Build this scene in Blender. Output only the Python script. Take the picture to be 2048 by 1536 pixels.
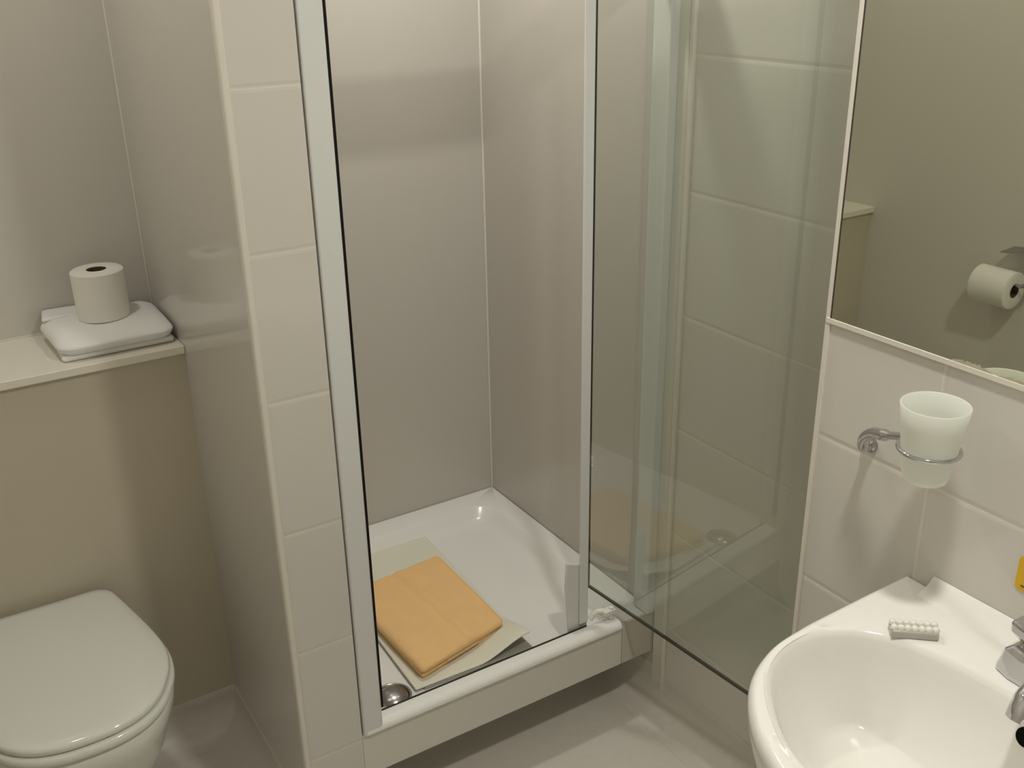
import bpy, bmesh, math, random
from mathutils import Vector, Matrix
random.seed(7)
PI = math.pi
sc = bpy.context.scene
for o in list(bpy.data.objects):
    bpy.data.objects.remove(o)

# ------------------------------------------------------------------ camera, world, exposure
F_PX = 2044.6
YAW, PITCH, ROLL = 0.5532, -0.3985, -0.0186
cam_d = bpy.data.cameras.new('camera')
cam_d.sensor_width = 36.0
cam_d.lens = F_PX / 2048 * 36.0
cam_d.clip_start = 0.02
cam = bpy.data.objects.new('camera', cam_d)
sc.collection.objects.link(cam)
fwd = Vector((math.sin(YAW) * math.cos(PITCH), math.cos(YAW) * math.cos(PITCH), math.sin(PITCH)))
rt = Vector((math.cos(YAW), -math.sin(YAW), 0))
up = rt.cross(fwd)
r_ = rt * math.cos(ROLL) + up * math.sin(ROLL)
u_ = r_.cross(fwd)
M = Matrix((r_, u_, -fwd)).transposed().to_4x4()
M.translation = Vector((-1.4199, -1.6390, 1.7876))
cam.matrix_world = M
sc.camera = cam

w = bpy.data.worlds.new('world')
sc.world = w
w.use_nodes = True
w.node_tree.nodes['Background'].inputs[0].default_value = (0.8, 0.85, 1, 1)
w.node_tree.nodes['Background'].inputs[1].default_value = 0.02
vs = sc.view_settings
vs.view_transform = 'Standard'
vs.look = 'None'
vs.gamma = 1.0
vs.use_curve_mapping = False
vs.exposure = 0.0
LAMP_B = (-0.57, -1.08, 2.46)        # round lamp nearer the washbasin
FILL_A = (-1.34, 0.30, 2.495)        # unseen fill light, added to brighten the toilet niche
FILL_C = (-0.38, 0.34, 2.495)        # unseen fill light, added to brighten the shower
LAMP_R = 0.058
S_A, S_B, S_C = 130.0, 345.0, 290.0
LAMP_COL = (1.0, 0.97, 0.90)
sc.cycles.max_bounces = 10
sc.cycles.transparent_max_bounces = 12
sc.cycles.sample_clamp_indirect = 4.0

# ------------------------------------------------------------------ helpers
def col(name):
    return bpy.context.scene.collection

def lin(c):
    return tuple(((v / 255) / 12.92 if v / 255 <= 0.04045 else (((v / 255) + 0.055) / 1.055) ** 2.4) for v in c)

def mat(name, c, rough=0.5, metal=0.0, spec=0.5, noise=0.0, nscale=8.0, bump=0.0, bscale=200.0, coat=0.0, sss=0.0, trans=0.0):
    m = bpy.data.materials.new(name)
    m.use_nodes = True
    nt = m.node_tree
    b = nt.nodes['Principled BSDF']
    b.inputs['Base Color'].default_value = (*c, 1)
    b.inputs['Roughness'].default_value = rough
    b.inputs['Metallic'].default_value = metal
    b.inputs['Specular IOR Level'].default_value = spec
    b.inputs['Coat Weight'].default_value = coat
    b.inputs['Coat Roughness'].default_value = 0.05
    b.inputs['Transmission Weight'].default_value = trans
    if sss:
        b.inputs['Subsurface Weight'].default_value = sss
        b.inputs['Subsurface Radius'].default_value = (0.02, 0.02, 0.02)
    tc = nt.nodes.new('ShaderNodeTexCoord')
    if noise:
        n = nt.nodes.new('ShaderNodeTexNoise')
        n.inputs['Scale'].default_value = nscale
        n.inputs['Detail'].default_value = 4
        nt.links.new(tc.outputs['Object'], n.inputs['Vector'])
        mx = nt.nodes.new('ShaderNodeMix')
        mx.data_type = 'RGBA'
        mx.inputs['A'].default_value = (*[v * (1 - noise) for v in c], 1)
        mx.inputs['B'].default_value = (*[min(1, v * (1 + noise)) for v in c], 1)
        nt.links.new(n.outputs['Fac'], mx.inputs['Factor'])
        nt.links.new(mx.outputs['Result'], b.inputs['Base Color'])
    if bump:
        n2 = nt.nodes.new('ShaderNodeTexNoise')
        n2.inputs['Scale'].default_value = bscale
        n2.inputs['Detail'].default_value = 3
        nt.links.new(tc.outputs['Object'], n2.inputs['Vector'])
        bp = nt.nodes.new('ShaderNodeBump')
        bp.inputs['Strength'].default_value = bump
        bp.inputs['Distance'].default_value = 0.002
        nt.links.new(n2.outputs['Fac'], bp.inputs['Height'])
        nt.links.new(bp.outputs['Normal'], b.inputs['Normal'])
    return m

def tile_mat(name, c, grout, axis, z0, pitch, y0=None, ypitch=0.432, width=0.0032, rough=0.16):
    """large glazed wall tile: horizontal joints at z0+k*pitch, vertical joints at y0+k*ypitch along axis"""
    m = mat(name, c, rough=rough)
    nt = m.node_tree
    b = nt.nodes['Principled BSDF']
    geo = nt.nodes.new('ShaderNodeNewGeometry')
    sp = nt.nodes.new('ShaderNodeSeparateXYZ')
    nt.links.new(geo.outputs['Position'], sp.inputs[0])
    def math_(op, a, v=None):
        n = nt.nodes.new('ShaderNodeMath')
        n.operation = op
        if isinstance(a, (int, float)):
            n.inputs[0].default_value = a
        else:
            nt.links.new(a, n.inputs[0])
        if v is not None:
            if isinstance(v, (int, float)):
                n.inputs[1].default_value = v
            else:
                nt.links.new(v, n.inputs[1])
        return n.outputs[0]
    def dist(src, o, p):       # distance to the nearest joint
        t = math_('ADD', math_('SUBTRACT', src, o), p * 50.5)
        t = math_('MODULO', t, p)
        return math_('ABSOLUTE', math_('SUBTRACT', t, p / 2))
    d = dist(sp.outputs['Z'], z0, pitch)
    if y0 is not None:
        d = math_('MINIMUM', d, dist(sp.outputs[axis], y0, ypitch))
    mr = nt.nodes.new('ShaderNodeMapRange')
    mr.inputs['From Min'].default_value = width * 0.45
    mr.inputs['From Max'].default_value = width * 0.9
    nt.links.new(d, mr.inputs['Value'])
    n = nt.nodes.new('ShaderNodeTexNoise')
    n.inputs['Scale'].default_value = 3.0
    nt.links.new(geo.outputs['Position'], n.inputs['Vector'])
    tone = nt.nodes.new('ShaderNodeMix')
    tone.data_type = 'RGBA'
    tone.inputs['A'].default_value = (*[v * 0.985 for v in c], 1)
    tone.inputs['B'].default_value = (*[v * 1.015 for v in c], 1)
    nt.links.new(n.outputs['Fac'], tone.inputs['Factor'])
    mx = nt.nodes.new('ShaderNodeMix')
    mx.data_type = 'RGBA'
    mx.inputs['A'].default_value = (*grout, 1)
    nt.links.new(tone.outputs['Result'], mx.inputs['B'])
    nt.links.new(mr.outputs['Result'], mx.inputs['Factor'])
    nt.links.new(mx.outputs['Result'], b.inputs['Base Color'])
    mr2 = nt.nodes.new('ShaderNodeMapRange')
    mr2.inputs['From Max'].default_value = width * 2.2
    nt.links.new(d, mr2.inputs['Value'])
    bp = nt.nodes.new('ShaderNodeBump')
    bp.inputs['Strength'].default_value = 0.6
    bp.inputs['Distance'].default_value = 0.0015
    nt.links.new(mr2.outputs['Result'], bp.inputs['Height'])
    nt.links.new(bp.outputs['Normal'], b.inputs['Normal'])
    rr = nt.nodes.new('ShaderNodeMapRange')
    rr.inputs['To Min'].default_value = 0.7
    rr.inputs['To Max'].default_value = rough
    nt.links.new(mr.outputs['Result'], rr.inputs['Value'])
    nt.links.new(rr.outputs['Result'], b.inputs['Roughness'])
    return m

def glass_mat(name, tint):
    m = bpy.data.materials.new(name)
    m.use_nodes = True
    nt = m.node_tree
    nt.nodes.clear()
    out = nt.nodes.new('ShaderNodeOutputMaterial')
    tr = nt.nodes.new('ShaderNodeBsdfTransparent')
    tr.inputs[0].default_value = (*tint, 1)
    gl = nt.nodes.new('ShaderNodeBsdfGlossy')
    gl.inputs['Roughness'].default_value = 0.015
    gl.inputs[0].default_value = (0.95, 1.0, 0.98, 1)
    fr = nt.nodes.new('ShaderNodeFresnel')
    fr.inputs[0].default_value = 1.5
    geo = nt.nodes.new('ShaderNodeNewGeometry')
    iv = nt.nodes.new('ShaderNodeMath')
    iv.operation = 'SUBTRACT'
    iv.inputs[0].default_value = 1
    nt.links.new(geo.outputs['Backfacing'], iv.inputs[1])
    mu = nt.nodes.new('ShaderNodeMath')
    mu.operation = 'MULTIPLY'
    nt.links.new(fr.outputs[0], mu.inputs[0])
    nt.links.new(iv.outputs[0], mu.inputs[1])
    m2 = nt.nodes.new('ShaderNodeMath')
    m2.operation = 'MULTIPLY'
    m2.inputs[1].default_value = 1.7
    m2.use_clamp = True
    nt.links.new(mu.outputs[0], m2.inputs[0])
    mx = nt.nodes.new('ShaderNodeMixShader')
    nt.links.new(m2.outputs[0], mx.inputs[0])
    nt.links.new(tr.outputs[0], mx.inputs[1])
    nt.links.new(gl.outputs[0], mx.inputs[2])
    nt.links.new(mx.outputs[0], out.inputs[0])
    return m

def emit_mat(name, c, s):
    m = bpy.data.materials.new(name)
    m.use_nodes = True
    nt = m.node_tree
    nt.nodes.clear()
    out = nt.nodes.new('ShaderNodeOutputMaterial')
    e = nt.nodes.new('ShaderNodeEmission')
    e.inputs[0].default_value = (*c, 1)
    e.inputs[1].default_value = s
    nt.links.new(e.outputs[0], out.inputs[0])
    return m

def obj(name, bm, m, parent=None, smooth=35, bevel=0.0, seg=3, subsurf=0):
    bmesh.ops.recalc_face_normals(bm, faces=bm.faces)
    me = bpy.data.meshes.new(name)
    bm.to_mesh(me)
    bm.free()
    me.materials.append(m)
    o = bpy.data.objects.new(name, me)
    sc.collection.objects.link(o)
    for p in me.polygons:
        p.use_smooth = True
    if bevel:
        md = o.modifiers.new('bevel', 'BEVEL')
        md.width = bevel
        md.segments = seg
        md.limit_method = 'ANGLE'
        md.angle_limit = math.radians(40)
        md.harden_normals = False
    if subsurf:
        md = o.modifiers.new('sub', 'SUBSURF')
        md.levels = md.render_levels = subsurf
    if smooth and not subsurf:
        me.set_sharp_from_angle(angle=math.radians(smooth))
    if parent is not None:
        o.parent = parent
        o.matrix_parent_inverse = parent.matrix_world.inverted()
    return o

def thing(name, label, cat, loc=(0, 0, 0), group=None):
    o = bpy.data.objects.new(name, None)
    o.empty_display_size = 0.05
    sc.collection.objects.link(o)
    o.location = loc
    o.matrix_world = Matrix.Translation(loc)
    o['label'] = label
    o['category'] = cat
    if group:
        o['group'] = group
    return o

def tag(o, label, cat, group=None):
    o['label'] = label
    o['category'] = cat
    if group:
        o['group'] = group
    return o

def struct(name, bm, m, **k):
    o = obj(name, bm, m, **k)
    o['kind'] = 'structure'
    return o

def box(bm, x0, x1, y0, y1, z0, z1):
    vs_ = [bm.verts.new((x, y, z)) for z in (z0, z1) for y in (y0, y1) for x in (x0, x1)]
    for f in ((0, 2, 3, 1), (4, 5, 7, 6), (0, 1, 5, 4), (2, 6, 7, 3), (0, 4, 6, 2), (1, 3, 7, 5)):
        bm.faces.new([vs_[i] for i in f])
    return bm

def B(*a):
    return box(bmesh.new(), *a)

def prism(pts, axis, a0, a1, bm=None):
    """extrude a 2D polygon along axis; pts in the other two axes (in xyz order)"""
    bm = bm or bmesh.new()
    def P(p, a):
        q = list(p)
        q.insert(axis, a)
        return bm.verts.new(q)
    A = [P(p, a0) for p in pts]
    C = [P(p, a1) for p in pts]
    n = len(pts)
    for i in range(n):
        bm.faces.new((A[i], A[(i + 1) % n], C[(i + 1) % n], C[i]))
    bm.faces.new(A)
    bm.faces.new(C)
    return bm

def loft(rings, bm=None, cap0=True, cap1=True):
    bm = bm or bmesh.new()
    R = [[bm.verts.new(p) for p in ring] for ring in rings]
    n = len(R[0])
    for a, b in zip(R, R[1:]):
        for i in range(n):
            bm.faces.new((a[i], a[(i + 1) % n], b[(i + 1) % n], b[i]))
    if cap0:
        bm.faces.new(R[0])
    if cap1:
        bm.faces.new(R[-1])
    return bm

def lathe(prof, c=(0, 0, 0), n=48, axis=None, bm=None, cap0=False, cap1=False):
    """prof: (r, h); axis: direction of h"""
    ax = Vector(axis or (0, 0, 1)).normalized()
    q = Vector((0, 0, 1)).rotation_difference(ax)
    rings = []
    for r, h in prof:
        rings.append([Vector(c) + q @ Vector((r * math.cos(2 * PI * i / n), r * math.sin(2 * PI * i / n), h)) for i in range(n)])
    return loft(rings, bm, cap0, cap1)

def tube(path, r, n=16, bm=None, flat=1.0):
    bm = bm or bmesh.new()
    path = [Vector(p) for p in path]
    rs = r if isinstance(r, (list, tuple)) else [r] * len(path)
    rings = []
    t0 = (path[1] - path[0]).normalized()
    nrm = t0.orthogonal().normalized()
    for i, p in enumerate(path):
        t = (path[min(i + 1, len(path) - 1)] - path[max(i - 1, 0)]).normalized()
        nrm = (nrm - t * nrm.dot(t)).normalized()
        bn = t.cross(nrm)
        rings.append([p + nrm * rs[i] * math.cos(2 * PI * k / n) + bn * rs[i] * flat * math.sin(2 * PI * k / n) for k in range(n)])
    return loft(rings, bm)

def torus(c, R, r, n=48, m=12, bm=None):
    bm = bm or bmesh.new()
    V = [[bm.verts.new((c[0] + (R + r * math.cos(2 * PI * j / m)) * math.cos(2 * PI * i / n),
                        c[1] + (R + r * math.cos(2 * PI * j / m)) * math.sin(2 * PI * i / n),
                        c[2] + r * math.sin(2 * PI * j / m))) for j in range(m)] for i in range(n)]
    for i in range(n):
        for j in range(m):
            bm.faces.new((V[i][j], V[(i + 1) % n][j], V[(i + 1) % n][(j + 1) % m], V[i][(j + 1) % m]))
    return bm

def catmull(pts, k=8, closed=False):
    out = []
    n = len(pts)
    P = lambda i: Vector(pts[i % n]) if closed else Vector(pts[max(0, min(n - 1, i))])
    for i in range(n if closed else n - 1):
        a, b, c, d = P(i - 1), P(i), P(i + 1), P(i + 2)
        for j in range(k):
            t = j / k
            out.append(0.5 * ((2 * b) + (c - a) * t + (2 * a - 5 * b + 4 * c - d) * t * t + (3 * b - a - 3 * c + d) * t ** 3))
    if not closed:
        out.append(P(n - 1))
    return out

def radial(poly, c, thetas):
    """radius of a closed star-shaped polyline seen from c for every theta"""
    res = []
    n = len(poly)
    for th in thetas:
        dx, dy = math.cos(th), math.sin(th)
        best = None
        for i in range(n):
            ax, ay = poly[i][0] - c[0], poly[i][1] - c[1]
            bx, by = poly[(i + 1) % n][0] - c[0], poly[(i + 1) % n][1] - c[1]
            ex, ey = bx - ax, by - ay
            den = dx * ey - dy * ex
            if abs(den) < 1e-12:
                continue
            t = (ax * ey - ay * ex) / den
            s = (ax * dy - ay * dx) / den
            if t > 0 and -1e-6 <= s <= 1 + 1e-6:
                best = t if best is None else max(best, t)
        res.append(best)
    return res

def sstep(t):
    t = max(0, min(1, t))
    return t * t * (3 - 2 * t)

# ------------------------------------------------------------------ materials
CREAM = (0.70, 0.675, 0.615)
GROUT = (0.76, 0.72, 0.63)
Z0, PITCH_Z = 0.5155, 0.2708
m_tile_front = tile_mat('glazed cream tile, pillar', CREAM, GROUT, 'X', Z0, PITCH_Z)
m_tile_side = tile_mat('glazed cream tile, side', CREAM, GROUT, 'Y', Z0, PITCH_Z)
m_tile_box = tile_mat('glazed cream tile, washbasin wall', CREAM, GROUT, 'Y', Z0, PITCH_Z, y0=-0.832)
m_panel = mat('beige laminate wall panel', (0.60, 0.57, 0.52), rough=0.22, noise=0.015, nscale=2.5)
m_niche = mat('beige gloss wall panel, niche', (0.65, 0.62, 0.565), rough=0.13, noise=0.015, nscale=2.5)
m_boxing = mat('yellowed cream cistern panel', (0.61, 0.555, 0.44), rough=0.3, noise=0.03, nscale=2.0)  # yellow-olive tint of the shaded panel is put into the base colour
m_shelf = mat('cream melamine shelf', (0.86, 0.82, 0.72), rough=0.3, noise=0.01)
m_paint = mat('painted wall', (0.74, 0.71, 0.645), rough=0.5)
m_ceil = mat('white ceiling paint', (0.87, 0.85, 0.80), rough=0.8)
m_floor = mat('beige vinyl floor', (0.66, 0.625, 0.56), rough=0.42, noise=0.05, nscale=60, bump=0.12, bscale=120)
m_bead = mat('white sealant bead', (0.78, 0.74, 0.66), rough=0.35)
m_white = mat('white powder-coated aluminium', (0.76, 0.77, 0.75), rough=0.28)
m_rail = mat('white aluminium rail', (0.90, 0.90, 0.86), rough=0.16)
m_tray = mat('white acrylic shower tray', (0.86, 0.86, 0.825), rough=0.2)
m_riser = mat('white tray riser panel', (0.74, 0.72, 0.65), rough=0.35)
m_gasket = mat('black rubber gasket', (0.006, 0.006, 0.005), rough=0.6, spec=0.2)
m_edge = mat('dark glass edge seal', (0.05, 0.05, 0.035), rough=0.4)
m_plastic = mat('white plastic', (0.85, 0.84, 0.78), rough=0.3)
m_ceramic = mat('white glazed ceramic', (0.87, 0.86, 0.81), rough=0.08, coat=0.4)
m_ceramic_t = mat('white toilet ceramic', (0.80, 0.80, 0.75), rough=0.09, coat=0.3)
m_seat = mat('white gloss toilet seat', (0.80, 0.81, 0.75), rough=0.09, coat=0.4)
m_chrome = mat('polished chrome', (0.62, 0.62, 0.64), rough=0.07, metal=1.0)
m_chrome_d = mat('dull chrome', (0.45, 0.44, 0.45), rough=0.2, metal=1.0)
m_black = mat('black hole', (0.004, 0.004, 0.004), rough=0.9, spec=0.1)
m_frost = mat('frosted glass', (0.88, 0.89, 0.84), rough=0.45)
_nt = m_frost.node_tree
_tl = _nt.nodes.new('ShaderNodeBsdfTranslucent')
_tl.inputs[0].default_value = (0.97, 0.98, 0.93, 1)
_mx = _nt.nodes.new('ShaderNodeMixShader')
_mx.inputs[0].default_value = 0.42
_nt.links.new(_nt.nodes['Principled BSDF'].outputs[0], _mx.inputs[1])
_nt.links.new(_tl.outputs[0], _mx.inputs[2])
_nt.links.new(_mx.outputs[0], _nt.nodes['Material Output'].inputs[0])
m_paper = mat('white tissue paper', (0.90, 0.88, 0.82), rough=0.9, bump=0.2, bscale=300)
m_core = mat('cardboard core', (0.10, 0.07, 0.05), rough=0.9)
m_towel = mat('white cotton towel', (0.90, 0.90, 0.88), rough=0.95, bump=0.35, bscale=500)
m_orange = mat('pale orange towelling', (0.93, 0.60, 0.27), rough=0.95, noise=0.05, nscale=25, bump=0.5, bscale=450)
m_label = mat('pale care label', (0.80, 0.58, 0.32), rough=0.8)
m_mat = mat('off-white sheet', (0.80, 0.79, 0.66), rough=0.6, noise=0.03, nscale=12, bump=0.15, bscale=150)
m_yellow = mat('yellow sticker', (0.78, 0.47, 0.004), rough=0.4, noise=0.05, nscale=120)
m_brown = mat('brown print', (0.14, 0.08, 0.01), rough=0.5)
m_silver = mat('worn silvering and reflection', (0.50, 0.46, 0.33), rough=0.6, noise=0.25, nscale=60)
m_mirror = mat('mirror silver', (0.70, 0.715, 0.62), rough=0.012, metal=1.0)
m_glass = glass_mat('shower door glass', (0.925, 0.94, 0.92))
m_soap = mat('white soap in wrapper', (0.82, 0.81, 0.74), rough=0.3)
m_wrap = mat('clear grey wrapper side', (0.48, 0.47, 0.41), rough=0.25)

# striped underside of the sheet in the shower
m_stripe = mat('grey striped underside', (0.35, 0.34, 0.29), rough=0.7)
nt = m_stripe.node_tree
wv = nt.nodes.new('ShaderNodeTexWave')
wv.inputs['Scale'].default_value = 60
tcn = nt.nodes.new('ShaderNodeTexCoord')
nt.links.new(tcn.outputs['Object'], wv.inputs['Vector'])
mxn = nt.nodes.new('ShaderNodeMix')
mxn.data_type = 'RGBA'
mxn.inputs['A'].default_value = (0.22, 0.21, 0.17, 1)
mxn.inputs['B'].default_value = (0.50, 0.49, 0.42, 1)
nt.links.new(wv.outputs['Fac'], mxn.inputs['Factor'])
nt.links.new(mxn.outputs['Result'], nt.nodes['Principled BSDF'].inputs['Base Color'])

# ------------------------------------------------------------------ setting
XB = -0.2066      # face of the boxed-out washbasin wall
YB = -0.617       # its corner
XL = -0.80        # outer line of the enclosure
XP = -0.9236      # niche side of the pillar
XW = -1.71        # left wall
YN = 0.76         # back wall of the niche
YX = 0.515        # cistern boxing
YD = 0.787        # back wall of the shower
YR = -2.35        # wall behind the camera
CZ = 2.50
T = 0.08
struct('floor', B(XW - T, T, YR - T, YD + T, -0.08, 0.0), m_floor)
struct('ceiling', B(XW - T, T, YR - T, YD + T, CZ, CZ + 0.08), m_ceil)
struct('wall_left', B(XW - T, XW, YR, YN, 0, CZ), m_paint)
struct('wall_rear', B(XW - T, T, YR - T, YR, 0, CZ), m_paint)
struct('wall_right', B(0, T, YB, -0.004, 0.1, CZ), m_tile_side)
struct('wall_right_lower', B(0.0005, T, YB, -0.004, 0.0, 0.1), m_floor)
struct('wall_right_shower', B(0, T, -0.004, YD, 0.0, CZ), m_panel)
struct('wall_basin', B(XB, T, YR, YB, 0.0, CZ), m_tile_box)
struct('wall_back_shower', B(XL, T, YD, YD + T, 0, CZ), m_panel)
bmp = B(XP, XL, 0.0, YD, 0.0, CZ)
struct('wall_pillar', bmp, m_tile_front)
struct('wall_niche_side', B(XP - 0.006, XP, 0.004, YN, 0.1, CZ), m_niche)
struct('wall_shower_left', B(XL, XL + 0.006, 0.05, YD, 0.25, CZ), m_panel)
struct('wall_niche_back', B(XW - T, XP, YN, YN + T, 0, CZ), m_niche)
struct('wall_cistern_boxing', B(XW, XP - 0.006, YX, YN, 0.0, 0.998), m_boxing)

def cove(name, p0, p1, nx, ny, r=0.075, h=0.10, t=0.003):
    """coved vinyl skirting: runs p0->p1 at the wall foot, (nx, ny) points into the room"""
    prof = [(0, 0), (0, h), (t * 0.5, h), (t, h - 0.003), (t, r + 0.002)]
    for i in range(9):
        a = PI / 2 * i / 8
        prof.append((t + r - r * math.cos(a), 0.001 + r - r * math.sin(a)))
    prof.append((t + r + 0.012, 0.0008))
    prof.append((t + r + 0.012, 0))
    rings = [[(p[0] + nx * d, p[1] + ny * d, z) for d, z in prof] for p in (p0, p1)]
    return struct(name, loft(rings), m_floor, smooth=50)

cove('baseboard_right', (0, YB), (0, 0.20), -1, 0)
cove('baseboard_basin', (XB, YR), (XB, YB + 0.049), -1, 0)
cove('baseboard_box_side', (XB - 0.004, YB), (0, YB), 0, 1)
cove('baseboard_pillar', (XP - 0.01, 0), (XL, 0), 0, -1)
cove('baseboard_niche_side', (XP - 0.006, -0.004), (XP - 0.006, YX), -1, 0)
cove('baseboard_niche_back', (XW, YX), (XP - 0.006, YX), 0, -1)
cove('baseboard_tray', (XL, 0.20), (0, 0.20), 0, -1, h=0.142)

# tile trims, sealant beads
struct('trim_1', B(-0.009, 0.001, -0.052, -0.039, 0.04, CZ), m_bead, bevel=0.003)          # right wall, tile edge
struct('trim_7', B(-0.005, 0.001, -0.0388, -0.0045, 0.04, CZ), m_riser, bevel=0.001)
struct('trim_2', prism([(XB - 0.004, YB + 0.002), (XB + 0.006, YB + 0.004), (XB + 0.006, YB - 0.007), (XB - 0.004, YB - 0.007)], 2, 0.1, CZ), m_bead, bevel=0.0015)
struct('trim_3', B(XP - 0.0075, XP + 0.006, -0.004, 0.012, 0.02, CZ), m_bead, bevel=0.004)     # pillar corner
struct('trim_4', B(-0.006, 0.001, YD - 0.006, YD + 0.001, 0.255, CZ), m_bead, bevel=0.003)      # shower corner
struct('trim_5', B(XP - 0.010, XP - 0.004, YN - 0.005, YN + 0.001, 1.0, CZ), m_bead, bevel=0.003)
struct('trim_6', B(XW, XP - 0.006, YN - 0.004, YN + 0.001, 1.0165, 1.022), m_bead)

# ------------------------------------------------------------------ ceiling lamp
def domed_lamp(pos, label, strength):
    lt = thing('ceiling_light', label, 'ceiling light', pos)
    obj('rim', lathe([(LAMP_R + 0.001, 0.0), (LAMP_R + 0.014, -0.002), (LAMP_R + 0.016, 0.02), (LAMP_R + 0.016, 0.0395), (LAMP_R, 0.0395)], pos), m_plastic, lt)
    obj('diffuser', lathe([(LAMP_R * math.cos(a), -0.018 * math.sin(a)) for a in [PI / 2 * 0.995 * (1 - i / 10) for i in range(11)]], pos, cap0=True), emit_mat('lamp diffuser', LAMP_COL, strength), lt, smooth=80)
domed_lamp(LAMP_B, 'round white ceiling light above the washbasin', S_B)
def added_fill_light(pos, label, strength):  # fixture out of view, added only to raise the brightness below it
    dl = thing('added_fill_light', label, 'ceiling light', pos, 'added fill lights')
    obj('rim', lathe([(0.051, 0.0), (0.066, -0.001), (0.068, 0.0045), (0.051, 0.0045)], pos), m_plastic, dl)
    obj('diffuser', lathe([(0.0005, 0.001), (0.050, 0.001)], pos, cap0=True), emit_mat('downlight diffuser', LAMP_COL, strength), dl)
added_fill_light(FILL_C, 'small round fill light added unseen in the ceiling above the shower', S_C)
added_fill_light(FILL_A, 'small round fill light added unseen in the ceiling above the toilet', S_A)

# ------------------------------------------------------------------ cistern shelf and what stands on it
sh = obj('shelf', B(XW, XP - 0.0065, YX - 0.012, YN - 0.001, 0.998, 1.0165), m_shelf, bevel=0.002)
tag(sh, 'long cream shelf board capping the cistern boxing behind the toilet', 'shelf')

def pad(corners, z0, h, rr=0.02, n=36, wob=0.0, groove=None, edge_pow=2.0, seed=1, bm=None, lift=None):
    """soft folded slab; corners a,b,c,d counter-clockwise"""
    from mathutils import noise
    bm = bm or bmesh.new()
    a, b, c, d = [Vector((*p, 0)) for p in corners]
    la, lb = (b - a).length, (d - a).length
    def par(i):
        t = i / n
        return 0.5 - 0.5 * math.cos(PI * t)
    top, bot = [], []
    for j in range(n + 1):
        v = par(j)
        rt_, rb_ = [], []
        for i in range(n + 1):
            u = par(i)
            p = a * (1 - u) * (1 - v) + b * u * (1 - v) + c * u * v + d * (1 - u) * v
            eu = min(u, 1 - u) * la
            ev = min(v, 1 - v) * lb
            e = min(1, min(eu, ev) / rr)
            k = (1 - (1 - e) ** edge_pow) ** (1 / edge_pow)
            # round the plan corners
            if eu < rr and ev < rr:
                dx, dy = rr - eu, rr - ev
                q = math.hypot(dx, dy)
                if q > rr:
                    s = rr / q
                    cu = (b - a).normalized() * (dx * (1 - s)) * (1 if u < 0.5 else -1)
                    cv = (d - a).normalized() * (dy * (1 - s)) * (1 if v < 0.5 else -1)
                    p = p + cu + cv
                    k = 0.0
                else:
                    k = math.sqrt(max(0, 1 - (q / rr) ** 2))
            zt = h / 2 + h / 2 * k
            zb = h / 2 - h / 2 * k
            nz = noise.noise(Vector((p.x * 14, p.y * 14, seed))) * wob
            if groove:
                zt += groove(u, v) * k
            li = lift(u, v) if lift else 0
            rt_.append(bm.verts.new((p.x, p.y, z0 + zt + nz * k + li)))
            border = i in (0, n) or j in (0, n)
            rb_.append(rt_[-1] if border else bm.verts.new((p.x, p.y, z0 + zb + li)))
        top.append(rt_)
        bot.append(rb_)
    for j in range(n):
        for i in range(n):
            try:
                bm.faces.new((top[j][i], top[j][i + 1], top[j + 1][i + 1], top[j + 1][i]))
                bm.faces.new((bot[j][i], bot[j + 1][i], bot[j + 1][i + 1], bot[j][i + 1]))
            except ValueError:
                pass
    return bm

SH = 1.0170
tw = thing('folded_towel', 'white folded towel lying on the cream shelf under the upright toilet roll', 'towel', (-1.05, 0.65, SH))
obj('lower_fold', pad([(-1.172, 0.538), (-0.940, 0.540), (-0.936, 0.742), (-1.168, 0.748)], SH, 0.014, rr=0.007, wob=0.001, seed=3), m_towel, tw, smooth=60)
def tgroove(u, v):
    return -0.010 * math.exp(-(v / 0.20) ** 2) - 0.004 * math.exp(-((u - 1) / 0.12) ** 2)
obj('upper_fold', pad([(-1.176, 0.524), (-0.936, 0.526), (-0.933, 0.746), (-1.186, 0.735)], SH + 0.009, 0.042, rr=0.036, wob=0.004, groove=tgroove, seed=5), m_towel, tw, smooth=60)
obj('loose_flap', pad([(-1.180, 0.690), (-1.06, 0.700), (-1.05, 0.754), (-1.170, 0.756)], SH + 0.047, 0.009, rr=0.004, n=14, wob=0.002, seed=8), m_towel, tw, smooth=60)

def paper_roll(root, c, axis, r, L, rc):
    a = Vector(axis).normalized()
    prof = [(rc, 0), (r - 0.004, 0), (r, 0.003), (r, L - 0.003), (r - 0.004, L), (rc, L)]
    obj('paper', lathe(prof + [(rc, 0)], c, 56, a), m_paper, root, smooth=40)
    obj('cardboard_core', lathe([(rc - 0.0015, 0.001), (rc + 0.0006, 0.001), (rc + 0.0006, L - 0.001), (rc - 0.0015, L - 0.001), (rc - 0.0015, 0.001)], c, 40, a), m_core, root)

rl = thing('toilet_roll', 'white toilet roll standing upright on the folded white towel', 'toilet roll', (-1.056, 0.655, SH + 0.0490), 'toilet rolls')
paper_roll(rl, (-1.056, 0.655, SH + 0.0490), (0, 0, 1), 0.055, 0.108, 0.021)

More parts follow.
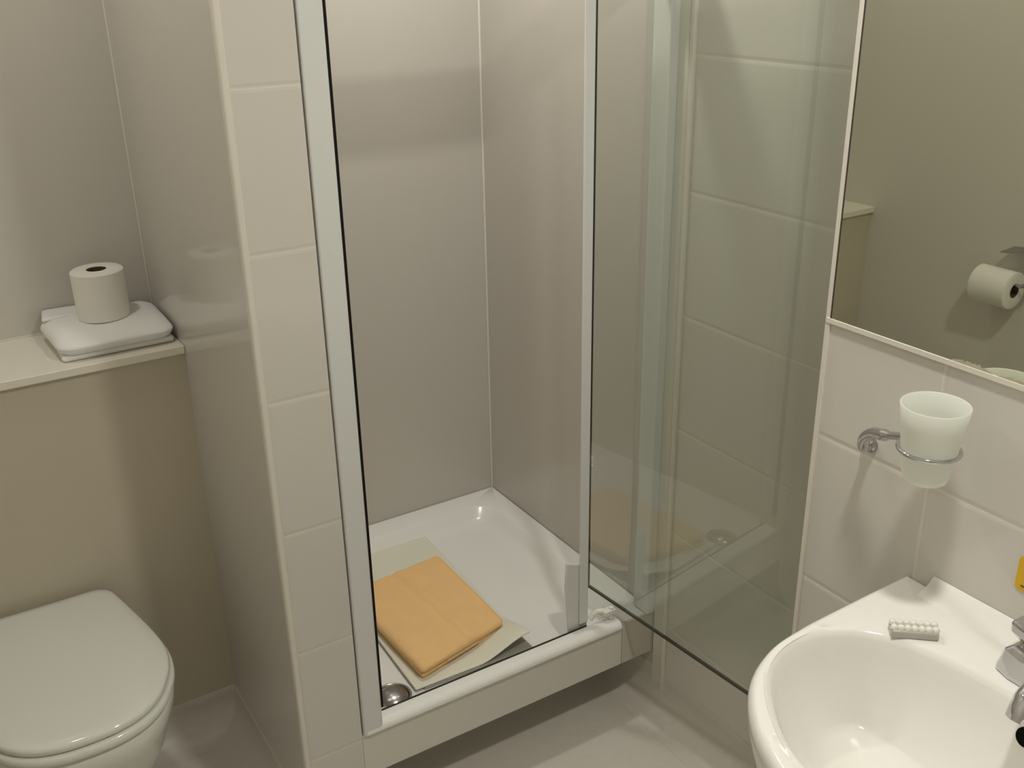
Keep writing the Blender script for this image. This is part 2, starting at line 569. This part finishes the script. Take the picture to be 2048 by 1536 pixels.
# ------------------------------------------------------------------ toilet (back to wall)
TC = (-1.31, 0.24)
half = [(0.0, YX - 0.014), (0.06, YX - 0.014), (0.112, YX - 0.016), (0.138, 0.478), (0.149, 0.44), (0.163, 0.38), (0.178, 0.31), (0.189, 0.24), (0.191, 0.19), (0.183, 0.140), (0.167, 0.098), (0.140, 0.052), (0.100, 0.018), (0.050, 0.000), (0.0, -0.004)]
sm = catmull([(a, b, 0) for a, b in half], 6)
outl = [(TC[0] + p.x, p.y) for p in sm] + [(TC[0] - p.x, p.y) for p in reversed(sm[1:-1])]
TH = [2 * PI * i / 128 for i in range(128)]
rt0 = radial(outl, TC, TH)
def tring(off, z, sx=1.0, sy=1.0, back=None, sag=0.0):
    ring = []
    for th, r in zip(TH, rt0):
        x = (r - off) * math.cos(th)
        y = (r - off) * math.sin(th)
        y2 = TC[1] + y
        yb = YX - 0.012
        y2 = yb - (yb - y2) * sy
        ring.append((TC[0] + x * sx, y2, z - sag * (abs(x) / 0.2) ** 2))
    return ring
toilet = thing('toilet', 'white back-to-wall toilet with its lid closed, at the cistern boxing', 'toilet', (TC[0], TC[1], 0))
LZ = 0.500
bm = loft([tring(0.012, LZ - 0.016), tring(0.0085, LZ - 0.014), tring(0.0075, LZ - 0.008), tring(0.009, LZ - 0.003), tring(0.013, LZ), tring(0.03, LZ + 0.0015), tring(0.08, LZ + 0.003), tring(0.14, LZ + 0.0035)])
obj('lid', bm, m_seat, toilet, smooth=0)
bm = loft([tring(0.010, LZ - 0.040), tring(0.003, LZ - 0.037), tring(0.0, LZ - 0.030), tring(0.002, LZ - 0.0215), tring(0.008, LZ - 0.018), tring(0.03, LZ - 0.0175)])
obj('seat', bm, m_seat, toilet, smooth=0)
bm = loft([tring(0.045, LZ - 0.0415), tring(0.010, LZ - 0.043), tring(0.006, LZ - 0.050), tring(0.008, LZ - 0.075), tring(0.014, LZ - 0.10, 0.99, 0.99), tring(0.018, LZ - 0.15, .95, .955),
           tring(0.022, LZ - 0.21, .87, .89), tring(0.026, LZ - 0.28, .75, .81), tring(0.030, 0.15, .67, .755), tring(0.032, 0.08, .645, .735), tring(0.030, 0.03, .66, .74), tring(0.026, 0.004, .69, .75)])
obj('bowl', bm, m_ceramic_t, toilet, smooth=0)

# ------------------------------------------------------------------ shower tray
def rrect(x0, x1, y0, y1, r, z, n=8):
    out = []
    for cx, cy, a0 in ((x1 - r, y1 - r, 0), (x0 + r, y1 - r, PI / 2), (x0 + r, y0 + r, PI), (x1 - r, y0 + r, 1.5 * PI)):
        for i in range(n + 1):
            a = a0 + PI / 2 * i / n
            out.append((cx + r * math.cos(a), cy + r * math.sin(a), z))
    return out
tray = thing('shower_tray', 'white square shower tray with rounded inner corners, raised on a white riser', 'shower tray', (-0.4, 0.39, 0.14))
ZT = 0.2605
x0, x1, y0, y1 = XL + 0.0005, -0.0005, 0.006, YD - 0.0005
rings = [rrect(x0, x1, y0, y1, 0.002, 0.145), rrect(x0, x1, y0, y1, 0.002, ZT - 0.004), rrect(x0 + .003, x1 - .003, y0 + .003, y1 - .003, 0.002, ZT),
         rrect(x0 + .045, x1 - .055, y0 + .030, y1 - .068, 0.07, ZT - 0.0005), rrect(x0 + .052, x1 - .062, y0 + .036, y1 - .075, 0.066, ZT - 0.004),
         rrect(x0 + .064, x1 - .078, y0 + .045, y1 - .090, 0.06, ZT - 0.026), rrect(x0 + .080, x1 - .100, y0 + .060, y1 - .106, 0.055, ZT - 0.038),
         rrect(x0 + .100, x1 - .125, y0 + .078, y1 - .125, 0.05, ZT - 0.042), rrect(x0 + .2, x1 - .25, y0 + .2, y1 - .25, 0.04, ZT - 0.044)]
obj('tray_body', loft(rings), m_tray, tray, smooth=50)
obj('riser_panel', B(XL + 0.0005, -0.102, -0.0005, 0.0055, 0.143, 0.2548), m_riser, tray, bevel=0.0015)
ff = obj('riser_end_piece', B(-0.1005, -0.0005, 0.0, 0.0055, 0.143, 0.262), mat('cream riser end', (0.62, 0.58, 0.50), rough=0.35), tray, bevel=0.001)
DR = (-0.672, 0.118, ZT - 0.041)
dr = obj('drain_cover', lathe([(0.0005, 0.016), (0.012, 0.0155), (0.026, 0.011), (0.035, 0.004), (0.038, 0.0)], DR, cap0=True), m_chrome_d, tray, smooth=60)
obj('drain_ring', torus((DR[0], DR[1], DR[2] + 0.002), 0.041, 0.003), m_chrome_d, dr)

# ------------------------------------------------------------------ shower enclosure
enc = thing('shower_enclosure', 'white framed shower enclosure with its glass pivot door standing open', 'shower enclosure', (-0.4, 0, 0.25))
HT = 1.885
obj('post', B(-0.797, -0.752, -0.006, 0.050, 0.252, HT), m_white, enc, bevel=0.004)
obj('post_gasket', B(-0.7545, -0.7475, -0.0045, 0.006, 0.312, HT - 0.07), m_gasket, enc)
obj('wall_channel', B(-0.028, -0.0005, -0.004, 0.050, 0.262, HT), m_white, enc, bevel=0.003)
obj('header_rail', B(-0.797, -0.0005, -0.008, 0.052, HT - 0.085, HT), m_white, enc, bevel=0.004)
prof = [(0.034, 0.2615), (0.034, 0.268), (0.031, 0.2715), (0.010, 0.2735), (0.003, 0.272), (-0.004, 0.267), (-0.0075, 0.262), (-0.008, 0.2545), (0.004, 0.2545), (0.004, 0.2615)]
obj('threshold_rail', prism(prof, 0, -0.790, -0.106), m_rail, enc, bevel=0.002)
obj('threshold_seal', B(-0.750, -0.185, 0.0342, 0.0352, 0.262, 0.2728), m_edge, enc)
# splash block and pivot at the hinge side
obj('splash_guard', prism([(-0.233, 0.262), (-0.178, 0.262), (-0.180, 0.292), (-0.186, 0.44), (-0.238, 0.462), (-0.243, 0.40)], 1, 0.042, 0.049), m_white, enc, bevel=0.002)
obj('hinge_post', B(-0.205, -0.180, 0.036, 0.041, 0.279, HT - 0.08), m_white, enc, bevel=0.003)
pv = obj('pivot_block', B(-0.146, -0.112, 0.012, 0.032, 0.291, 0.305), m_plastic, enc, bevel=0.003)
obj('pivot_arm', tube([(-0.172, 0.040, 0.280), (-0.163, 0.038, 0.292), (-0.154, 0.032, 0.302), (-0.142, 0.026, 0.302)], [0.007, 0.0075, 0.007, 0.007], 12), m_plastic, pv)
obj('pivot_foot', B(-0.128, -0.116, 0.016, 0.030, 0.276, 0.292), m_plastic, pv, bevel=0.001)
obj('pivot_pin', lathe([(0.006, 0.0), (0.006, 0.006)], (-0.122, 0.020, 0.303), 20, cap0=True, cap1=True), m_plastic, pv)

# glass door, opened outwards
p0 = Vector((-0.116, 0.127, 0))
p1 = Vector((-0.069, -0.402, 0))
dv = (p1 - p0).normalized()
nv = Vector((-dv.y, dv.x, 0))
DW, DT, DZ0, DZ1 = 0.660, 0.005, 0.310, HT - 0.09
def dpanel(s0, s1, t0, t1, z0, z1, bm=None):
    pts = [p0 + dv * s0 + nv * t0, p0 + dv * s1 + nv * t0, p0 + dv * s1 + nv * t1, p0 + dv * s0 + nv * t1]
    return prism([(p.x, p.y) for p in pts], 2, z0, z1, bm)
door = obj('door', dpanel(0.004, DW, -DT / 2, DT / 2, DZ0 + 0.003, DZ1), m_glass, enc)
door['label'] = 'clear greenish glass pivot door'
obj('hinge_side_seal', dpanel(0.0, 0.004, -0.004, 0.004, DZ0, DZ1), m_gasket, door)
obj('bottom_seal', dpanel(0.0, DW, -0.0035, 0.0035, DZ0 - 0.002, DZ0 + 0.003), m_edge, door)
obj('closing_side_seal', dpanel(DW, DW + 0.008, -0.005, 0.005, DZ0, DZ1), m_bead, door)

# ------------------------------------------------------------------ bath mat and orange towel in the tray
ZF = ZT - 0.0425
sheet = thing('bath_mat', 'off-white thin bath mat under the orange towel in the shower, its corner curled', 'bath mat', (-0.43, 0.4, ZF))
def mlift(u, v):
    d = math.hypot((1 - u) * 0.9, v * 1.6)
    return 0.040 * sstep((0.42 - d) / 0.42)
obj('top_layer', pad([(-0.622, 0.100), (-0.312, 0.092), (-0.290, 0.688), (-0.600, 0.690)], ZF + 0.007, 0.005, rr=0.003, n=40, wob=0.0015, lift=mlift, seed=2), m_mat, sheet, smooth=60)
ul = obj('under_layer', pad([(-0.600, 0.098), (-0.306, 0.090), (-0.306, 0.60), (-0.60, 0.61)], ZF + 0.0012, 0.005, rr=0.003, n=30, wob=0.0, seed=2), m_stripe, sheet, smooth=60)
ul['label'] = 'grey striped under layer'

ot = thing('orange_towel', 'pale orange towel folded square in the shower tray', 'towel', (-0.47, 0.33, ZF + 0.012))
OC = [(-0.598, 0.113), (-0.336, 0.172), (-0.332, 0.528), (-0.615, 0.500)]
obj('lower_fold', pad([(-0.594, 0.120), (-0.342, 0.178), (-0.336, 0.522), (-0.607, 0.494)], ZF + 0.013, 0.015, rr=0.007, wob=0.002, seed=11), m_orange, ot, smooth=60)
def og(u, v):
    c = 0.53 - 0.06 * v
    return -0.0035 * math.exp(-((u - c) / 0.022) ** 2) + 0.0045 * math.exp(-((u - c - 0.07) / 0.05) ** 2) - 0.002 * sstep((0.2 - v) / 0.2)
obj('upper_fold', pad(OC, ZF + 0.0265, 0.026, rr=0.016, n=60, wob=0.004, groove=og, seed=12), m_orange, ot, smooth=60)
obj('care_label', pad([(-0.520, 0.130), (-0.420, 0.153), (-0.422, 0.170), (-0.522, 0.148)], ZF + 0.0255, 0.004, rr=0.002, n=8), m_label, ot)

# ------------------------------------------------------------------ washbasin
Y0 = -1.100
ZB = 0.900
def half2poly(h, k=6, sharp=None):
    s = catmull([(a, b, 0) for a, b in h], k)
    return [(p.x, p.y) for p in s] + [(p.x, -p.y) for p in reversed(s[1:-1])]
out_front = catmull([(0.18, 0.2775, 0), (0.24, 0.275, 0), (0.31, 0.264, 0), (0.38, 0.228, 0), (0.440, 0.158, 0), (0.475, 0.075, 0), (0.485, 0.0, 0)], 8)
outer = [(0.001, 0.0), (0.001, 0.279), (0.08, 0.279)] + [(p.x, p.y) for p in out_front]
outer = outer + [(a, -b) for a, b in reversed(outer[1:-1])]
inner = half2poly([(0.122, 0.0), (0.121, 0.05), (0.131, 0.12), (0.152, 0.182), (0.190, 0.228), (0.240, 0.250), (0.295, 0.248), (0.345, 0.222), (0.392, 0.170), (0.428, 0.10), (0.445, 0.0)])
flo = half2poly([(0.186, 0.0), (0.186, 0.08), (0.189, 0.145), (0.203, 0.183), (0.240, 0.196), (0.285, 0.178), (0.330, 0.120), (0.350, 0.055), (0.355, 0.0)])
BC = (0.26, 0.0)
TB = sorted(set([2 * PI * i / 160 for i in range(160)] + [math.atan2(s * 0.279, 0.001 - 0.26) % (2 * PI) for s in (1, -1)]))
ro, ri, rf = radial(outer, BC, TB), radial(inner, BC, TB), radial(flo, BC, TB)
def bring(rs, z):
    return [(XB - (BC[0] + r * math.cos(t)), Y0 + r * math.sin(t), z) for r, t in zip(rs, TB)]
def lerp(a, b, t):
    return [x + (y - x) * t for x, y in zip(a, b)]
def shrink(a, d):
    return [x - d for x in a]
def clampback(rs, scale):
    """scale the outline but keep the back against the wall"""
    out = []
    for r, t in zip(rs, TB):
        rr_ = r * scale
        if math.cos(t) < 0:
            rr_ = min(r, (BC[0] - 0.001) / max(1e-6, -math.cos(t))) * (scale + (1 - scale) * (abs(math.cos(t)) ** 3))
        out.append(rr_)
    return out
basin = thing('washbasin', 'white ceramic pedestal washbasin on the tiled wall below the mirror', 'washbasin', (XB - 0.25, Y0, ZB))
rings = [bring(clampback(ro, .40), ZB - 0.24), bring(clampback(ro, .52), ZB - 0.225), bring(clampback(ro, .72), ZB - 0.18), bring(clampback(ro, .88), ZB - 0.12), bring(clampback(ro, .965), ZB - 0.065), bring(clampback(ro, .995), ZB - 0.035),
         bring(ro, ZB - 0.018), bring(shrink(ro, 0.002), ZB - 0.009), bring(shrink(ro, 0.007), ZB - 0.002), bring(shrink(ro, 0.014), ZB),
         bring(lerp(shrink(ro, 0.014), ri, 0.5), ZB - 0.0015), bring([x + 0.010 for x in ri], ZB), bring([x + 0.003 for x in ri], ZB - 0.003), bring([x - 0.002 for x in ri], ZB - 0.011),
         bring(lerp(ri, rf, 0.10), ZB - 0.030), bring(lerp(ri, rf, 0.26), ZB - 0.062), bring(lerp(ri, rf, 0.50), ZB - 0.094), bring(lerp(ri, rf, 0.76), ZB - 0.117), bring(lerp(ri, rf, 0.92), ZB - 0.1265),
         bring(lerp(ri, rf, 0.985), ZB - 0.1285), bring([x * 0.97 for x in rf], ZB - 0.1318), bring([x * 0.94 for x in rf], ZB - 0.1328), bring([x * 0.6 for x in rf], ZB - 0.136), bring([x * 0.2 for x in rf], ZB - 0.139)]
bowl = obj('basin_bowl', loft(rings), m_ceramic, basin, smooth=70)
obj('back_upstand', prism([(XB - 0.0005, ZB - 0.003), (XB - 0.0005, ZB + 0.019), (XB - 0.005, ZB + 0.018), (XB - 0.012, ZB + 0.011), (XB - 0.024, ZB + 0.004), (XB - 0.040, ZB - 0.0012), (XB - 0.040, ZB - 0.003)], 1, Y0 - 0.236, Y0 + 0.232), m_ceramic, basin, bevel=0.002)
obj('pedestal', lathe([(0.001, 0.003), (0.115, 0.003), (0.112, 0.02), (0.092, 0.10), (0.085, 0.35), (0.095, 0.60), (0.11, ZB - 0.225)], (XB - 0.165, Y0, 0), 48), m_ceramic, basin, smooth=60)
# overflow in the back wall of the bowl
obj('overflow_hole', lathe([(0.0005, 0.0), (0.013, 0.0), (0.0135, -0.006)], (XB - 0.1330, Y0 - 0.012, ZB - 0.040), 32, (-1, 0.05, 0.25), cap0=True), m_black, basin)
obj('waste', lathe([(0.0005, 0.002), (0.024, 0.002), (0.03, 0.005), (0.034, 0.001)], (XB - 0.26, Y0, ZB - 0.138), 32, cap0=True), m_chrome, basin)

# mixer tap
tap = thing('mixer_tap', 'chrome mixer tap standing on the back ledge of the washbasin', 'tap', (XB - 0.075, Y0 + 0.012, ZB))
TX, TY = XB - 0.074, -1.115
def oct_ring(cx, cy, hx, hy, z, ch=0.4):
    a, b = hx * (1 - ch), hy * (1 - ch)
    return [(cx + x, cy + y, z) for x, y in ((hx, b), (a, hy), (-a, hy), (-hx, b), (-hx, -b), (-a, -hy), (a, -hy), (hx, -b))]
obj('tap_body', loft([oct_ring(TX, TY, 0.027, 0.082, ZB - 0.001, 0.3), oct_ring(TX, TY, 0.0265, 0.082, ZB + 0.006, 0.3), oct_ring(TX, TY, 0.024, 0.076, ZB + 0.034, 0.35), oct_ring(TX, TY, 0.019, 0.066, ZB + 0.044, 0.4)]), m_chrome, tap, smooth=20, bevel=0.004)
obj('spout', tube(catmull([(TX, TY, ZB + 0.024), (TX - 0.03, TY, ZB + 0.038), (TX - 0.06, TY, ZB + 0.036), (TX - 0.082, TY, ZB + 0.022), (TX - 0.090, TY, ZB + 0.006)], 5), [0.020] * 8 + [0.018] * 7 + [0.0165] * 6, 24), m_chrome, tap, smooth=60)
lv = obj('lever', loft([oct_ring(TX + 0.006, TY, 0.016, 0.050, ZB + 0.042), oct_ring(TX + 0.006, TY, 0.020, 0.078, ZB + 0.058), oct_ring(TX + 0.008, TY, 0.020, 0.080, ZB + 0.070), oct_ring(TX + 0.010, TY, 0.012, 0.066, ZB + 0.078)]), m_chrome, tap, smooth=20, bevel=0.003)

# wrapped soap on the ledge
soap = thing('wrapped_soap', 'small white ridged soap bar on the back ledge of the washbasin', 'soap', (XB - 0.12, Y0 + 0.165, ZB))
sA, sB_ = Vector((-0.361, -0.916, 0)), Vector((-0.313, -0.958, 0))
sd = (sB_ - sA).normalized()
sn = Vector((-sd.y, sd.x, 0))
if sn.x < 0:
    sn = -sn
def spt(s, t, z):
    p = sA + sd * s + sn * t
    return (p.x, p.y, z)
L_ = (sB_ - sA).length
bm = bmesh.new()
ring0 = [spt(0, 0, ZB - 0.0004), spt(L_, 0, ZB - 0.0004), spt(L_, 0.026, ZB - 0.0004), spt(0, 0.026, ZB - 0.0004)]
ring1 = [(x, y, ZB + 0.012) for x, y, z in ring0]
obj('wrapper', loft([ring0, ring1]), m_wrap, soap, bevel=0.003)
bm = bmesh.new()
for i in range(7):
    s = 0.004 + (L_ - 0.008) * i / 6
    for j in range(2):
        c = spt(s, 0.007 + 0.012 * j, ZB + 0.012)
        lathe([(0.0052, 0.0), (0.005, 0.003), (0.0032, 0.0055), (0.0005, 0.006)], c, 12, bm=bm, cap1=True)
obj('ridges', bm, m_soap, soap, smooth=60)

# ------------------------------------------------------------------ mirror, sticker
mz0 = 1.257
mir = thing('mirror', 'large frameless wall mirror above the washbasin with worn silvering and painted reflection along its lower edge', 'mirror', (XB - 0.003, -1.0, mz0))
obj('mirror_glass', B(XB - 0.0045, XB - 0.0006, -1.55, YB - 0.010, mz0 + 0.001, 2.1), m_mirror, mir)
obj('edge_bead', B(XB - 0.0055, XB - 0.0003, -1.55, YB - 0.001, mz0 - 0.008, mz0 + 0.001), m_bead, mir, bevel=0.001)
obj('side_gap', B(XB - 0.0052, XB - 0.0003, YB - 0.010, YB - 0.0085, mz0 + 0.001, 2.1), m_edge, mir)
def blotch(y0_, y1_, hmax, seed):
    rnd = random.Random(seed)
    n = 26
    bmx = bmesh.new()
    topv, botv = [], []
    for i in range(n + 1):
        t = i / n
        y = y0_ + (y1_ - y0_) * t
        h = hmax * (math.sin(PI * t) ** 0.6) * (0.55 + 0.45 * rnd.random())
        topv.append(bmx.verts.new((XB - 0.0049, y, mz0 + 0.001 + h + 0.0004)))
        botv.append(bmx.verts.new((XB - 0.0049, y, mz0 + 0.001)))
    for i in range(n):
        bmx.faces.new((topv[i], topv[i + 1], botv[i + 1], botv[i]))
    g = bmesh.ops.extrude_face_region(bmx, geom=bmx.faces[:])
    bmesh.ops.translate(bmx, verts=[e for e in g['geom'] if isinstance(e, bmesh.types.BMVert)], vec=(0.0003, 0, 0))
    return bmx
s1 = obj('wear_reflection_patch', blotch(-0.840, -0.905, 0.007, 1), m_silver, mir)  # wear patches; the tumbler's reflection is partly put into their colour
s2 = obj('wear_reflection_patch', blotch(-0.912, -0.985, 0.006, 4), m_silver, mir)

st = thing('warning_sticker', 'small yellow sticker on the tiles beside the tap', 'sticker', (XB - 0.001, -1.01, 0.97))
def yz_round(y0_, y1_, z0_, z1_, r, x, t):
    pts = [(p[0], p[1]) for p in rrect(y0_, y1_, z0_, z1_, r, 0, 5)]
    return prism(pts, 0, x, x - t)
obj('backing', yz_round(-1.035, -0.9885, 0.967, 1.020, 0.008, XB - 0.0004, 0.001), m_yellow, st)
obj('printed_triangle', prism([(-1.028, 1.007), (-0.9965, 1.007), (-1.012, 1.0185)], 0, XB - 0.0014, XB - 0.0018), m_brown, st)
obj('printed_line', B(XB - 0.0018, XB - 0.0014, -1.030, -0.997, 0.974, 0.9765), m_brown, st)

# ------------------------------------------------------------------ tumbler and its holder
CX, CY = -0.287, -0.8795
hd = thing('tumbler_holder', 'chrome wall holder whose ring carries the frosted tumbler', 'tumbler holder', (XB, -0.724, 1.078))
RZ = 1.158
obj('ring', torus((CX, CY, RZ), 0.0405, 0.003), m_chrome, hd)
obj('wall_rosette', lathe([(0.0005, 0.010), (0.009, 0.010), (0.0115, 0.007), (0.012, 0.0)], (XB, -0.727, 1.080), 32, (-1, 0, 0), cap0=True), m_chrome_d, hd)
arm = catmull([(XB - 0.010, -0.729, 1.080), (XB - 0.030, -0.735, 1.088), (XB - 0.042, -0.745, 1.110), (XB - 0.050, -0.765, 1.128), (XB - 0.062, -0.795, 1.140), (XB - 0.074, -0.838, RZ)], 6)
obj('arm', tube(arm, [0.0075] * 6 + [0.009] * (len(arm) - 12) + [0.006] * 6, 16), m_chrome, hd, smooth=60)
cup = thing('tumbler', 'frosted glass tumbler standing in the chrome ring holder', 'tumbler', (CX, CY, 1.105))
zb_, zt_ = 1.110, 1.224
prof = [(0.0005, zb_), (0.024, zb_), (0.0285, zb_ + 0.003), (0.0315, zb_ + 0.011), (0.0345, zb_ + 0.030), (0.0368, RZ), (0.0415, zt_ - 0.030), (0.0455, zt_ - 0.001), (0.0445, zt_), (0.0432, zt_ - 0.001), (0.0390, zt_ - 0.030), (0.0345, RZ), (0.0320, zb_ + 0.030), (0.028, zb_ + 0.012), (0.0005, zb_ + 0.009)]
obj('frosted_body', lathe(prof, (CX, CY, 0), 64), m_frost, cup, smooth=60)

# ------------------------------------------------------------------ holder and roll on the left wall (seen in the mirror)
rh = thing('toilet_roll_holder', 'chrome toilet roll holder on the plain left wall, seen in the mirror', 'toilet roll holder', (XW, -0.06, 1.0))
obj('wall_plate', lathe([(0.0005, 0.012), (0.02, 0.012), (0.024, 0.008), (0.024, 0.0)], (XW, -0.105, 1.000), 32, (1, 0, 0), cap0=True), m_chrome_d, rh)
obj('bar', tube(catmull([(XW + 0.010, -0.105, 1.0), (XW + 0.045, -0.105, 0.995), (XW + 0.062, -0.103, 0.965), (XW + 0.066, -0.098, 0.925), (XW + 0.066, -0.06, 0.905), (XW + 0.066, 0.0, 0.905), (XW + 0.066, 0.068, 0.905)], 6), 0.006, 14), m_chrome_d, rh, smooth=60)
obj('cover_flap', loft([[(XW + 0.010, -0.10, 1.004), (XW + 0.014, -0.10, 1.012), (XW + 0.014, 0.0, 1.000), (XW + 0.010, 0.0, 0.994)],
                        [(XW + 0.055, -0.095, 0.999), (XW + 0.058, -0.092, 1.005), (XW + 0.05, 0.02, 0.985), (XW + 0.046, 0.02, 0.980)]]), m_chrome_d, rh, bevel=0.002)
r2 = thing('toilet_roll', 'white toilet roll hanging on the left wall holder, seen in the mirror', 'toilet roll', (XW + 0.066, 0.0, 0.885), 'toilet rolls')
paper_roll(r2, (XW + 0.066, -0.055, 0.890), (0, 1, 0), 0.053, 0.115, 0.021)
